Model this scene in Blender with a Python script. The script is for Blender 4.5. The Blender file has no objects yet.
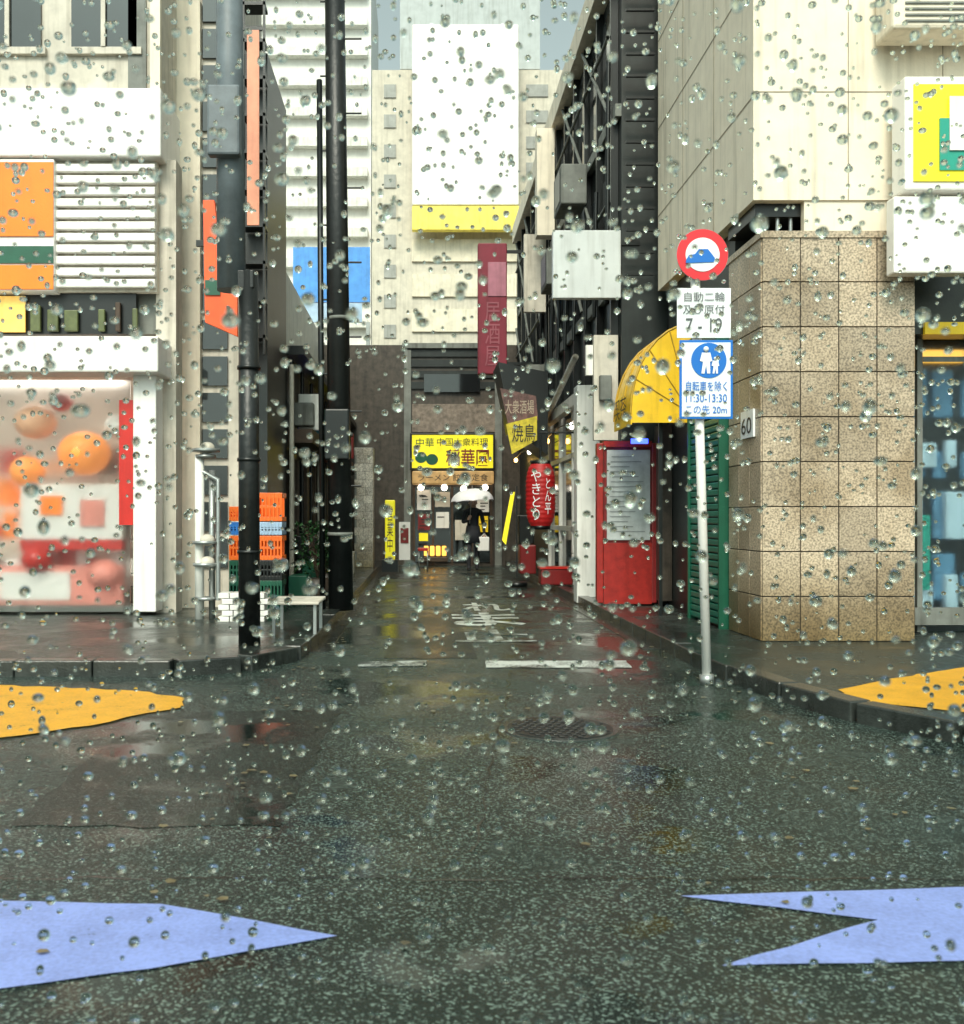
import bpy, bmesh, math, random
import numpy as np
from mathutils import Vector, Matrix
R = random.Random(7)
sc = bpy.context.scene
sc.view_settings.view_transform='Standard'; sc.view_settings.look='None'; sc.view_settings.exposure=0

# ------------------------------------------------------------------ materials
def mk(name):
    m=bpy.data.materials.new(name); m.use_nodes=True
    return m, m.node_tree.nodes, m.node_tree.links, m.node_tree.nodes['Principled BSDF']
MC={}
def mat(name,col,rough=.5,metal=0,var=.25,scale=3,bump=.15,bscale=60,emit=0,grime=.35,spec=.5,ecol=None):
    if name in MC: return MC[name]
    m,n,l,b=mk(name)
    tc=n.new('ShaderNodeTexCoord')
    no=n.new('ShaderNodeTexNoise'); no.inputs['Scale'].default_value=scale; no.inputs['Detail'].default_value=8; no.inputs['Roughness'].default_value=.65
    l.new(tc.outputs['Object'],no.inputs['Vector'])
    mp=n.new('ShaderNodeMapping'); mp.inputs['Scale'].default_value=(7,7,.5)
    l.new(tc.outputs['Object'],mp.inputs['Vector'])
    st=n.new('ShaderNodeTexNoise'); st.inputs['Scale'].default_value=1.5; st.inputs['Detail'].default_value=6
    l.new(mp.outputs['Vector'],st.inputs['Vector'])
    cr=n.new('ShaderNodeValToRGB')
    d=[c*(1-var) for c in col]; u=[min(1,c*(1+var*.5)) for c in col]
    cr.color_ramp.elements[0].position=.3; cr.color_ramp.elements[1].position=.7
    cr.color_ramp.elements[0].color=(*d,1); cr.color_ramp.elements[1].color=(*u,1)
    l.new(no.outputs['Fac'],cr.inputs['Fac'])
    sr=n.new('ShaderNodeMapRange'); sr.inputs['From Min'].default_value=.5; sr.inputs['From Max'].default_value=.75
    sr.inputs['To Min'].default_value=0; sr.inputs['To Max'].default_value=grime
    l.new(st.outputs['Fac'],sr.inputs['Value'])
    mx=n.new('ShaderNodeMix'); mx.data_type='RGBA'; mx.blend_type='MULTIPLY'
    l.new(sr.outputs['Result'],mx.inputs['Factor']); l.new(cr.outputs['Color'],mx.inputs['A']); mx.inputs['B'].default_value=(.35,.33,.28,1)
    l.new(mx.outputs['Result'],b.inputs['Base Color'])
    b.inputs['Roughness'].default_value=rough; b.inputs['Metallic'].default_value=metal
    b.inputs['Specular IOR Level'].default_value=spec
    if bump:
        bn=n.new('ShaderNodeTexNoise'); bn.inputs['Scale'].default_value=bscale; bn.inputs['Detail'].default_value=4
        l.new(tc.outputs['Object'],bn.inputs['Vector'])
        bp=n.new('ShaderNodeBump'); bp.inputs['Strength'].default_value=bump; bp.inputs['Distance'].default_value=.01
        l.new(bn.outputs['Fac'],bp.inputs['Height']); l.new(bp.outputs['Normal'],b.inputs['Normal'])
    if emit:
        if ecol: b.inputs['Emission Color'].default_value=(*ecol,1)
        else: l.new(mx.outputs['Result'],b.inputs['Emission Color'])
        b.inputs['Emission Strength'].default_value=emit
    MC[name]=m; return m

def asphalt(name,base,wet0,wet1,spk=.5):
    m,n,l,b=mk(name)
    tc=n.new('ShaderNodeTexCoord')
    big=n.new('ShaderNodeTexNoise'); big.inputs['Scale'].default_value=.8; big.inputs['Detail'].default_value=6; big.inputs['Roughness'].default_value=.62
    fine=n.new('ShaderNodeTexNoise'); fine.inputs['Scale'].default_value=95; fine.inputs['Detail'].default_value=4; fine.inputs['Roughness'].default_value=.75
    vo=n.new('ShaderNodeTexVoronoi'); vo.inputs['Scale'].default_value=130
    for t in (big,fine,vo): l.new(tc.outputs['Object'],t.inputs['Vector'])
    r1=n.new('ShaderNodeValToRGB'); r1.color_ramp.elements[0].position=.35; r1.color_ramp.elements[1].position=.65
    r1.color_ramp.elements[0].color=(*[c*.5 for c in base],1); r1.color_ramp.elements[1].color=(*[c*1.5 for c in base],1)
    l.new(big.outputs['Fac'],r1.inputs['Fac'])
    r2=n.new('ShaderNodeValToRGB'); r2.color_ramp.elements[0].position=.72; r2.color_ramp.elements[1].position=1
    r2.color_ramp.elements[0].color=(0,0,0,1); r2.color_ramp.elements[1].color=(spk,spk,spk,1)
    sep=n.new('ShaderNodeSeparateColor'); l.new(vo.outputs['Color'],sep.inputs['Color']); l.new(sep.outputs['Red'],r2.inputs['Fac'])
    mx=n.new('ShaderNodeMix'); mx.data_type='RGBA'; l.new(r2.outputs['Color'],mx.inputs['Factor'])
    l.new(r1.outputs['Color'],mx.inputs['A']); mx.inputs['B'].default_value=(.22,.30,.26,1)
    l.new(mx.outputs['Result'],b.inputs['Base Color'])
    mr=n.new('ShaderNodeMapRange'); mr.inputs['From Min'].default_value=.42; mr.inputs['From Max'].default_value=.6
    mr.inputs['To Min'].default_value=wet0; mr.inputs['To Max'].default_value=wet1
    l.new(big.outputs['Fac'],mr.inputs['Value']); l.new(mr.outputs['Result'],b.inputs['Roughness'])
    ad=n.new('ShaderNodeMath'); ad.operation='SUBTRACT'; l.new(fine.outputs['Fac'],ad.inputs[0]); l.new(vo.outputs['Distance'],ad.inputs[1])
    bs=n.new('ShaderNodeMapRange'); bs.inputs['From Min'].default_value=.42; bs.inputs['From Max'].default_value=.60
    bs.inputs['To Min'].default_value=.07; bs.inputs['To Max'].default_value=.9
    l.new(big.outputs['Fac'],bs.inputs['Value'])
    bp=n.new('ShaderNodeBump'); bp.inputs['Distance'].default_value=.006
    l.new(bs.outputs['Result'],bp.inputs['Strength'])
    l.new(ad.outputs[0],bp.inputs['Height']); l.new(bp.outputs['Normal'],b.inputs['Normal'])
    b.inputs['IOR'].default_value=1.36
    b.inputs['Specular Tint'].default_value=(.86,1,.94,1)
    return m

def granite(name,base):
    m,n,l,b=mk(name)
    tc=n.new('ShaderNodeTexCoord')
    a=n.new('ShaderNodeTexNoise'); a.inputs['Scale'].default_value=55; a.inputs['Detail'].default_value=4
    c=n.new('ShaderNodeTexNoise'); c.inputs['Scale'].default_value=1.6; c.inputs['Detail'].default_value=5
    for t in(a,c): l.new(tc.outputs['Object'],t.inputs['Vector'])
    r=n.new('ShaderNodeValToRGB'); r.color_ramp.elements[0].position=.36; r.color_ramp.elements[1].position=.6
    r.color_ramp.elements[0].color=(*[x*.45 for x in base],1); r.color_ramp.elements[1].color=(*[min(1,x*1.15) for x in base],1)
    l.new(a.outputs['Fac'],r.inputs['Fac'])
    g=n.new('ShaderNodeNewGeometry'); 
    mr=n.new('ShaderNodeMapRange'); mr.inputs['To Min'].default_value=.72; mr.inputs['To Max'].default_value=1.08
    l.new(g.outputs['Random Per Island'],mr.inputs['Value'])
    m1=n.new('ShaderNodeMix'); m1.data_type='RGBA'; m1.blend_type='MULTIPLY'; m1.inputs['Factor'].default_value=1
    l.new(r.outputs['Color'],m1.inputs['A']); l.new(mr.outputs['Result'],m1.inputs['B'])
    m2=n.new('ShaderNodeMix'); m2.data_type='RGBA'; m2.blend_type='MULTIPLY'
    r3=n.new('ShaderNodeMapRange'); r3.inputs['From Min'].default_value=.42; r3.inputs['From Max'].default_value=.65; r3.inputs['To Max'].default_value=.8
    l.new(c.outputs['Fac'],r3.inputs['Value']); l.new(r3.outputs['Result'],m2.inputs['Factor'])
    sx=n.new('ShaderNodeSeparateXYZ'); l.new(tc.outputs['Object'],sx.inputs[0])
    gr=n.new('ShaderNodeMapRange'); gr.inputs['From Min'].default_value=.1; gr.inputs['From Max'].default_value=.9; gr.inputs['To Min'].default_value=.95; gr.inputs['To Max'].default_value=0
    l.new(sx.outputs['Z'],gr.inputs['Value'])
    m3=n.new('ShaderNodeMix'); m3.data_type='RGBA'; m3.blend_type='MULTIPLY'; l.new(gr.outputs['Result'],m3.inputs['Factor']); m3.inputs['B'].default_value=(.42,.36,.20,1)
    l.new(m1.outputs['Result'],m2.inputs['A']); m2.inputs['B'].default_value=(.55,.5,.42,1)
    l.new(m2.outputs['Result'],m3.inputs['A'])
    l.new(m3.outputs['Result'],b.inputs['Base Color']); b.inputs['Roughness'].default_value=.38
    return m
def vinyl(name,rough,tint=(.95,.96,.95)):
    m,n,l,b=mk(name); b.inputs['Base Color'].default_value=(*tint,1); b.inputs['Transmission Weight'].default_value=1; b.inputs['IOR'].default_value=1.3; b.inputs['Roughness'].default_value=rough
    tc=n.new('ShaderNodeTexCoord'); no=n.new('ShaderNodeTexNoise'); no.inputs['Scale'].default_value=2.5; l.new(tc.outputs['Object'],no.inputs['Vector'])
    bp=n.new('ShaderNodeBump'); bp.inputs['Strength'].default_value=.2; bp.inputs['Distance'].default_value=.03; l.new(no.outputs['Fac'],bp.inputs['Height']); l.new(bp.outputs['Normal'],b.inputs['Normal'])
    return m

CREAM=mat('cream_render',(.86,.77,.62),.6,var=.12,grime=.45)
CREAM2=mat('pale_concrete',(.64,.59,.50),.6,var=.25,grime=.6)
WHITE=mat('white_paint',(.82,.81,.76),.4,var=.10,grime=.45)
WHITEP=mat('white_panel',(.88,.86,.82),.35,var=.06,grime=.25,bump=.03)
GREY=mat('grey_concrete',(.19,.20,.18),.6,var=.4,grime=.7)
DGREY=mat('dark_cladding',(.014,.019,.018),.4,var=.6,grime=.6)
BLACK=mat('black_metal',(.005,.007,.007),.35,var=.4,grime=.2)
BROWN=mat('brown_tile_wall',(.07,.055,.042),.4,var=.6,grime=.6,scale=6)
WOOD=mat('weathered_wood',(.07,.042,.025),.6,var=.5)
GLASS=mat('dark_window_glass',(.012,.017,.018),.06,var=.4,grime=0,bump=.02,bscale=3,spec=.8)
STEEL=mat('galvanised_steel',(.40,.42,.41),.35,.7,var=.3)
YEL=mat('yellow_sign_paint',(.88,.60,.015),.4,var=.1,grime=.15,emit=.15)
YELN=mat('yellow_sign_lime',(.88,.78,.02),.4,var=.08,grime=.1,emit=.35)
AWN=mat('yellow_awning_vinyl',(.88,.53,.015),.35,var=.18,grime=.5)
RED=mat('red_paint',(.60,.02,.012),.35,var=.2,grime=.3)
REDD=mat('maroon_paint',(.22,.012,.012),.35,var=.3,grime=.4)
REDF=mat('noticeboard_red_paint',(.34,.02,.015),.35,var=.35,grime=.5,scale=9)
LANT=mat('red_lantern_paper',(.40,.012,.012),.5,var=.2,grime=.2,emit=.15)
ORANGE=mat('orange_sign',(.95,.22,.008),.4,var=.1,grime=.15,emit=.2)
ORP=mat('orange_crate_plastic',(.9,.16,.015),.35,var=.2,grime=.3,emit=.1)
BLUEP=mat('blue_plastic',(.03,.20,.62),.4,var=.2,grime=.2)
BLUEB=mat('blue_tarpaulin',(.08,.32,.80),.5,var=.25,grime=.3)
SBLUE=mat('sign_blue',(.005,.15,.55),.3,var=.03,grime=0,bump=0)
SRED=mat('sign_red',(.70,.02,.03),.3,var=.03,grime=0,bump=0)
SWHITE=mat('sign_white',(.82,.85,.86),.3,var=.03,grime=.2,bump=0)
GREEN=mat('green_shutter_paint',(.004,.17,.11),.35,var=.3,grime=.4)
DGREEN=mat('dark_green_paint',(.008,.10,.055),.4,var=.2)
TEAL=mat('teal_paint',(.02,.34,.25),.4,var=.1,grime=.1)
MAG=mat('maroon_banner',(.22,.015,.035),.6,var=.15)
INK=mat('black_ink',(.015,.015,.015),.5,var=.1,grime=0,bump=0)
INKR=mat('dark_red_ink',(.20,.012,.012),.5,var=.1,grime=0,bump=0)
KERB=mat('wet_kerb_stone',(.040,.046,.042),.18,var=.6,grime=.6,bump=.4)
PAVE=asphalt('wet_pavement_surface',(.024,.029,.026),.10,.32,.25)
ASPH=asphalt('wet_asphalt',(.014,.023,.020),.06,.30,.75)
LAMP=mat('warm_lamp_glow',(1,.6,.2),.5,emit=12,ecol=(1,.55,.15),bump=0)
WLAMP=mat('white_lamp_glow',(1,.95,.85),.5,emit=8,ecol=(1,.92,.75),bump=0)
AMB=mat('amber_lit_box',(.9,.5,.08),.5,emit=1.6,ecol=(1,.5,.08),bump=0)
TUBE=mat('shop_strip_light',(1,.97,.9),.5,emit=9,ecol=(1,.93,.8),bump=0)
BTUBE=mat('blue_neon_light',(.1,.2,1),.5,emit=4,ecol=(.05,.1,1),bump=0)
GRAN=granite('speckled_granite_tile',(.56,.45,.325))
GRANW=granite('pale_stone_block',(.66,.62,.54))
def roadpaint(name,col,wear,rough=.3):
    m,n,l,b=mk(name); tc=n.new('ShaderNodeTexCoord')
    a=n.new('ShaderNodeTexNoise'); a.inputs['Scale'].default_value=70; a.inputs['Detail'].default_value=3
    c=n.new('ShaderNodeTexNoise'); c.inputs['Scale'].default_value=5; c.inputs['Detail'].default_value=6
    for t in(a,c): l.new(tc.outputs['Object'],t.inputs['Vector'])
    ad=n.new('ShaderNodeMath'); ad.operation='ADD'; l.new(a.outputs['Fac'],ad.inputs[0]); l.new(c.outputs['Fac'],ad.inputs[1])
    r=n.new('ShaderNodeMapRange'); r.inputs['From Min'].default_value=wear; r.inputs['From Max'].default_value=wear+.10
    l.new(ad.outputs[0],r.inputs['Value'])
    v=n.new('ShaderNodeMapRange'); v.inputs['From Min'].default_value=.75; v.inputs['From Max'].default_value=1.2; v.inputs['To Min'].default_value=.8; v.inputs['To Max'].default_value=1.08; l.new(ad.outputs[0],v.inputs['Value'])
    vm=n.new('ShaderNodeMix'); vm.data_type='RGBA'; vm.blend_type='MULTIPLY'; vm.inputs['Factor'].default_value=1; vm.inputs['A'].default_value=(*col,1); l.new(v.outputs['Result'],vm.inputs['B'])
    mx=n.new('ShaderNodeMix'); mx.data_type='RGBA'; l.new(r.outputs['Result'],mx.inputs['Factor']); mx.inputs['A'].default_value=(.03,.04,.035,1); l.new(vm.outputs['Result'],mx.inputs['B'])
    l.new(mx.outputs['Result'],b.inputs['Base Color']); b.inputs['Roughness'].default_value=rough; b.inputs['IOR'].default_value=1.33
    bp=n.new('ShaderNodeBump'); bp.inputs['Strength'].default_value=.4; bp.inputs['Distance'].default_value=.005; l.new(ad.outputs[0],bp.inputs['Height']); l.new(bp.outputs['Normal'],b.inputs['Normal'])
    return m
ROADW=roadpaint('road_paint_white',(.60,.64,.60),.88)
ROADF=roadpaint('faded_road_paint',(.46,.50,.47),.98)
ROADL=roadpaint('road_paint_lavender',(.26,.34,.72),.60,.45)
ROADY=roadpaint('road_paint_yellow',(.72,.36,.02),.66,.45)

# ------------------------------------------------------------------ mesh helpers
def grp(name):
    e=bpy.data.objects.new(name,None); sc.collection.objects.link(e); e.empty_display_size=.2; return e
def obj(name,me,m=None,par=None,smooth=False):
    o=bpy.data.objects.new(name,me); sc.collection.objects.link(o)
    if m: me.materials.append(m)
    if par: o.parent=par
    if smooth:
        for p in me.polygons: p.use_smooth=True
    return o
def boxes(name,L,m,par=None,bev=0):
    V=[];F=[]
    for (x0,x1,y0,y1,z0,z1) in L:
        if x0>x1:x0,x1=x1,x0
        if z0>z1:z0,z1=z1,z0
        if y0>y1:y0,y1=y1,y0
        k=len(V)
        V+=[(x0,y0,z0),(x1,y0,z0),(x1,y1,z0),(x0,y1,z0),(x0,y0,z1),(x1,y0,z1),(x1,y1,z1),(x0,y1,z1)]
        F+=[[k+a for a in f] for f in((0,3,2,1),(4,5,6,7),(0,1,5,4),(1,2,6,5),(2,3,7,6),(3,0,4,7))]
    me=bpy.data.meshes.new(name); me.from_pydata(V,[],F); me.update()
    o=obj(name,me,m,par)
    if bev:
        b=o.modifiers.new('b','BEVEL'); b.width=bev; b.segments=2
    return o
def box(name,x0,x1,y0,y1,z0,z1,m,par=None,bev=0): return boxes(name,[(x0,x1,y0,y1,z0,z1)],m,par,bev)
X=lambda px,D:(px-420)*D/1000.
Z=lambda py,D:1.2+(519-py)*D/1000.
def fb(name,px0,px1,py0,py1,D,dep,m,par=None,bev=0):
    return box(name,X(px0,D),X(px1,D),D,D+dep,Z(py1,D),Z(py0,D),m,par,bev)
def cyl(name,p0,p1,r,m,par=None,n=20,r2=None):
    p0=Vector(p0);p1=Vector(p1); d=p1-p0
    bm=bmesh.new(); bmesh.ops.create_cone(bm,cap_ends=True,segments=n,radius1=r,radius2=r if r2 is None else r2,depth=d.length)
    M=Matrix.Translation((p0+p1)/2)@d.to_track_quat('Z','Y').to_matrix().to_4x4()
    bm.transform(M); me=bpy.data.meshes.new(name); bm.to_mesh(me); bm.free()
    o=obj(name,me,m,par)
    for p in me.polygons: p.use_smooth=len(p.vertices)==4
    return o
def wires(name,segs,r,m,par=None):
    cu=bpy.data.curves.new(name,'CURVE'); cu.dimensions='3D'; cu.bevel_depth=r; cu.bevel_resolution=2
    for s in segs:
        sp=cu.splines.new('POLY'); sp.points.add(len(s)-1)
        for i,p in enumerate(s): sp.points[i].co=(*p,1)
    o=bpy.data.objects.new(name,cu); sc.collection.objects.link(o); cu.materials.append(m)
    if par:o.parent=par
    return o
def prism(name,pts,z0,z1,m,par=None):
    n=len(pts); V=[(x,y,z0) for x,y in pts]+[(x,y,z1) for x,y in pts]
    F=[list(range(n,2*n))]+[[i,(i+1)%n,n+(i+1)%n,n+i] for i in range(n)]
    me=bpy.data.meshes.new(name); me.from_pydata(V,[],F)
    bm=bmesh.new(); bm.from_mesh(me); bmesh.ops.recalc_face_normals(bm,faces=bm.faces)
    bm.to_mesh(me); bm.free(); return obj(name,me,m,par)
def sheet(name,pts,z,m,par=None):
    me=bpy.data.meshes.new(name); me.from_pydata([(x,y,z) for x,y in pts],[],[list(range(len(pts)))])
    bm=bmesh.new(); bm.from_mesh(me); bmesh.ops.triangulate(bm,faces=bm.faces)
    for f in bm.faces:
        if f.normal.z<0: f.normal_flip()
    bm.to_mesh(me); bm.free(); return obj(name,me,m,par)
def soft(pts,jit=.012,step=.12):
    out=[]
    for i in range(len(pts)):
        a=Vector(pts[i]);b=Vector(pts[(i+1)%len(pts)]); L=(b-a).length; n=max(1,int(L/step))
        for k in range(n):
            p=a.lerp(b,k/n); 
            if k: p+=Vector((R.uniform(-jit,jit),R.uniform(-jit,jit)))
            out.append(tuple(p))
    return out
def G(px,py,z=0.):
    D=(1.2-z)*1000/(py-519); return (X(px,D),D)
def text(name,body,m,par,u,v,org,w,h,vertical=False,off=.0,ls=.95):
    cu=bpy.data.curves.new(name,'FONT'); cu.body='\n'.join(body) if vertical else body
    cu.align_x='CENTER' if (vertical or '\n' in body) else 'LEFT'; cu.space_line=ls; cu.resolution_u=3; cu.offset=off
    o=bpy.data.objects.new(name+'_t',cu); sc.collection.objects.link(o)
    dg=bpy.context.evaluated_depsgraph_get(); me=bpy.data.meshes.new_from_object(o.evaluated_get(dg))
    bpy.data.objects.remove(o)
    if not me.vertices: return None
    c=np.array([v_.co[:] for v_ in me.vertices]); mn=c.min(0); mxx=c.max(0)
    u=Vector(u);v=Vector(v);org=Vector(org)
    for q in me.vertices:
        a=(q.co.x-mn[0])/max(1e-6,mxx[0]-mn[0])*w; b=(q.co.y-mn[1])/max(1e-6,mxx[1]-mn[1])*h
        q.co=org+u*a+v*b
    me.name=name; me.materials.clear(); return obj(name,me,m,par)
def ftext(name,body,m,par,px0,px1,py0,py1,D,vertical=False,off=.0,ls=.95):
    return text(name,body,m,par,(1,0,0),(0,0,1),(X(px0,D),D,Z(py1,D)),X(px1,D)-X(px0,D),Z(py0,D)-Z(py1,D),vertical,off,ls)
def ball(name,c,r,m,par,sz=1,seg=20,rx=1):
    bm=bmesh.new(); bmesh.ops.create_uvsphere(bm,u_segments=seg,v_segments=seg//2+2,radius=r)
    bm.transform(Matrix.Translation(c)@Matrix.Diagonal((rx,1,sz,1))); me=bpy.data.meshes.new(name); bm.to_mesh(me); bm.free()
    return obj(name,me,m,par,True)
def quad_prism(name,pts,D,dep,m,par):
    P=[(X(a,D),Z(c,D)) for a,c in pts]; n=len(P); me=bpy.data.meshes.new(name)
    me.from_pydata([(a,D,c) for a,c in P]+[(a,D+dep,c) for a,c in P],[],[list(range(n)),list(range(n,2*n))[::-1]]+[[i,n+i,n+(i+1)%n,(i+1)%n] for i in range(n)])
    bm=bmesh.new(); bm.from_mesh(me); bmesh.ops.recalc_face_normals(bm,faces=bm.faces); bm.to_mesh(me); bm.free(); return obj(name,me,m,par)

# ------------------------------------------------------------------ ground
sheet('ground',[(-300,-300),(300,-300),(300,300),(-300,300)],-.006,PAVE)
sheet('road',[(-40,-12),(40,-12),(40,8.5),(2.6,8.5),(2.6,34),(-1.3,34),(-1.3,8.5),(-40,8.5)],0,ASPH)
Lp=[(-40,7.55),(-1.9,7.75),(-1.45,7.95),(-1.15,8.5),(-1.1,9.5),(-1.1,34),(-40,34)]
prism('pavement',Lp,-.02,.11,PAVE)
Rp=[(2.35,34),(2.35,9.2),(2.36,8.2),(2.40,7.4),(2.5,6.6),(2.68,5.95),(2.98,5.42),(3.4,5.12),(4.2,4.98),(40,4.9),(40,34)]
prism('pavement',Rp,-.02,.11,PAVE)
def kerb(name,line,w=.14):
    g=grp(name)
    P=[Vector((a,b,0)) for a,b in line]; blocks=[]
    for i in range(len(P)-1):
        a,b=P[i],P[i+1]; L=(b-a).length; n=max(1,round(L/.6)); d=(b-a)/n; t=(b-a).normalized(); nn=Vector((-t.y,t.x,0))
        for k in range(n):
            s=a+d*k+t*.004; e=a+d*(k+1)-t*.004
            blocks.append([(s+nn*.012),(e+nn*.012),(e-nn*w),(s-nn*w)])
    V=[];F=[]
    for q in blocks:
        k=len(V); hh=.122+R.uniform(-.004,.004)
        V+=[(p.x,p.y,-.02) for p in q]+[(p.x,p.y,hh) for p in q]
        F+=[[k+4,k+5,k+6,k+7],[k,k+1,k+5,k+4],[k+1,k+2,k+6,k+5],[k+2,k+3,k+7,k+6],[k+3,k,k+4,k+7]]
    me=bpy.data.meshes.new('kerb_stones'); me.from_pydata(V,[],F)
    bm=bmesh.new(); bm.from_mesh(me); bmesh.ops.recalc_face_normals(bm,faces=bm.faces); bm.to_mesh(me); bm.free()
    o=obj('kerb_stones',me,KERB,g); b=o.modifiers.new('b','BEVEL'); b.width=.012; b.segments=2
kerb('kerb',Lp[:6]) 
kerb('kerb',Rp[:-1])
boxes('road_gutter',[(2.05,2.33,9.2+i*.6,9.2+i*.6+.59,-.02,.006) for i in range(40)],KERB)
boxes('road_gutter',[(-1.08,-.82,9.0+i*.6,9.0+i*.6+.59,-.02,.006) for i in range(40)],KERB)

g=grp('road_marking')
sheet('arrow_paint',soft([G(-160,899),G(60,903),G(160,905),G(337,937),G(150,970),G(0,990),G(-160,996)],.005),.004,ROADL,g)
sheet('arrow_paint',soft([G(680,897),G(1100,884),G(1100,960),G(964,962),G(722,967),G(878,921)],.005),.004,ROADL,g)
g=grp('yellow_road_marking')
sheet('paint',soft([G(-120,684),G(60,688),G(150,693),G(186,699),G(184,708),G(90,727),G(0,739),G(-120,744)],.03),.008,ROADY,g)
g=grp('yellow_pavement_marking')
sheet('paint',soft([G(838,690,.11),G(900,678,.11),G(975,666,.11),G(1100,662,.11),G(1100,714,.11),G(975,714,.11),G(900,706,.11),G(850,700,.11)],.02),.114,ROADY,g)
g=grp('stop_line')
sheet('paint',soft([G(486,661),G(626,661),G(632,668),G(486,668)],.008),.004,ROADW,g)
sheet('paint',soft([G(360,662),G(427,661),G(427,666),G(358,667)],.01),.004,ROADF,g)
g=grp('road_lettering')
for ch,y0,y1,x0,x1 in(('止',630,642,454,532),('ま',613,626,452,522),('れ',603,611,462,508)):
    D0=1200/(y1-519);D1=1200/(y0-519)
    text('character_paint',ch,ROADF if ch=='止' else ROADW,g,(1,0,0),(0,1,0),(X(x0,(D0+D1)/2),D0,.004),X(x1,(D0+D1)/2)-X(x0,(D0+D1)/2),D1-D0,off=.015)
PATCH=asphalt('old_asphalt_patch',(.010,.015,.013),.05,.20,.3)
sheet('asphalt_patch',soft([(-.3,8.6),(.5,8.6),(.55,13),(-.35,13)],.02),.002,PATCH)
sheet('asphalt_patch',soft([(-1.6,3.9),(-.55,3.9),(-.5,6.3),(-1.7,6.2)],.02),.002,PATCH)
seam=mat('tar_seam',(.008,.01,.01),.2)
def seamline(pts,w):
    P=[Vector((a,b,0)) for a,b in pts]; up=[];dn=[]
    for i,p in enumerate(P):
        t=(P[min(i+1,len(P)-1)]-P[max(i-1,0)]).normalized(); n=Vector((-t.y,t.x,0)); ww=w*R.uniform(.4,1.3)
        up.append((p+n*ww).to_2d()); dn.append((p-n*ww).to_2d())
    return [tuple(a) for a in up]+[tuple(a) for a in dn[::-1]]
g=grp('road_crack')
sheet('seam',seamline([(-3+i*.1,3.33+R.uniform(-.02,.02)) for i in range(75)],.005),.003,seam,g)
sheet('seam',seamline([(.2+R.uniform(-.02,.02)+.012*i,3.6+i*.1) for i in range(44)],.004),.003,seam,g)
mh=grp('manhole_cover'); cx,cy=.80,5.72
cyl('rim',(cx,cy,-.03),(cx,cy,.006),.33,KERB,mh,48)
cyl('lid',(cx,cy,-.03),(cx,cy,.010),.30,BLACK,mh,48)
L=[]
for i in range(-5,6):
    for j in range(-5,6):
        a,b=i*.05+(j%2)*.025,j*.05
        if a*a+b*b<.27**2: L.append((cx+a-.015,cx+a+.015,cy+b-.015,cy+b+.015,.008,.016))
boxes('studs',L,BLACK,mh,.003)
LEAFB=mat('wet_leaf_litter',(.16,.13,.06),.3,var=.6,grime=0)
V=[];F=[]
for i in range(260):
    side=R.random()<.5
    x_=(R.uniform(1.7,2.3) if side else R.uniform(-1.05,-.5)) if R.random()<.7 else R.uniform(-3,3); y_=R.uniform(2.6,16); a=R.uniform(0,6.28); s=R.uniform(.008,.022)
    if x_<-1.1 and y_>7.4: continue
    if x_>2.3 and y_>4.8: continue
    k=len(V)
    for q in range(5): V.append((x_+s*math.cos(a+q*1.256)*(1.5 if q==0 else 1),y_+s*math.sin(a+q*1.256),.010+R.uniform(0,.004)))
    F.append([k+q for q in range(5)])
me=bpy.data.meshes.new('leaf_litter'); me.from_pydata(V,[],F); obj('leaf_litter',me,LEAFB)

# ------------------------------------------------------------------ left shop building
b=grp('convenience_shop_building'); D=11.5; xl,xr=-7.5,X(160,D)
boxes('upper_walls',[(xl,xr,D,18,Z(92,D)+.003,11)],CREAM2,b)
boxes('fascia',[(xl,xr+.04,D-.12,18,Z(160,D),Z(92,D))],WHITEP,b,.02)
boxes('storefront_band',[(xl,xr,D+.25,18,Z(330,D),Z(160,D)-.003)],GREY,b)
for x0 in (-6.6,-5.1,-4.0):
    box('window_glass',x0,x0+.75,D-.03,D+.05,Z(75,D)+.3,Z(75,D)+1.8,GLASS,b)
    boxes('window_frame',[(x0-.06,x0+.81,D-.06,D-.002,Z(75,D)+.22,Z(75,D)+.298),(x0-.06,x0+.81,D-.06,D-.002,Z(75,D)+1.802,Z(75,D)+1.88),(x0+.35,x0+.4,D-.07,D-.032,Z(75,D)+.3,Z(75,D)+1.8)],CREAM2,b)
fb('vertical_rib',150,160,-300,90,D-.08,.08,CREAM,b)
fb('dark_recess',128,146,-300,88,D-.03,.03,GREY,b)
s=grp('striped_shop_sign')
fb('box_body',-60,54,159,291,D-.10,.30,WHITEP,s,.01)
fb('orange_band',-60,53,162,236,D-.12,.018,ORANGE,s)
fb('green_band',-60,53,246,263,D-.12,.018,DGREEN,s)
fb('orange_stripe',-60,53,265,289,D-.12,.018,ORANGE,s)
L=[(X(56,D),X(156,D),D-.05+.0,D+.02,Z(165+i*11.5+8,D),Z(165+i*11.5,D)) for i in range(11)]
boxes('louvre_slats',L,WHITEP,b,.01)
fb('louvre_backing',55,157,160,292,D+.04,.1,CREAM2,b)
fb('dark_transom',-60,136,292,334,D+.1,.1,BLACK,b)
OLG=mat('olive_glass',(.12,.14,.05),.3,var=.6)
for i,p in enumerate(range(30,136,17)):
    if R.random()<.75: fb('transom_item',p,p+R.uniform(5,14),300+R.uniform(0,10),331,D+.03,.05,R.choice([OLG,OLG,GREY,OLG,WOOD]),b,.01)
fb('warm_transom_panel',-30,25,296,332,D+.03,.02,mat('amber_panel',(.9,.55,.12),.4,emit=.5),b)
fb('canopy',-90,158,336,372,D-.45,.7,WHITEP,b,.02)
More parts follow.
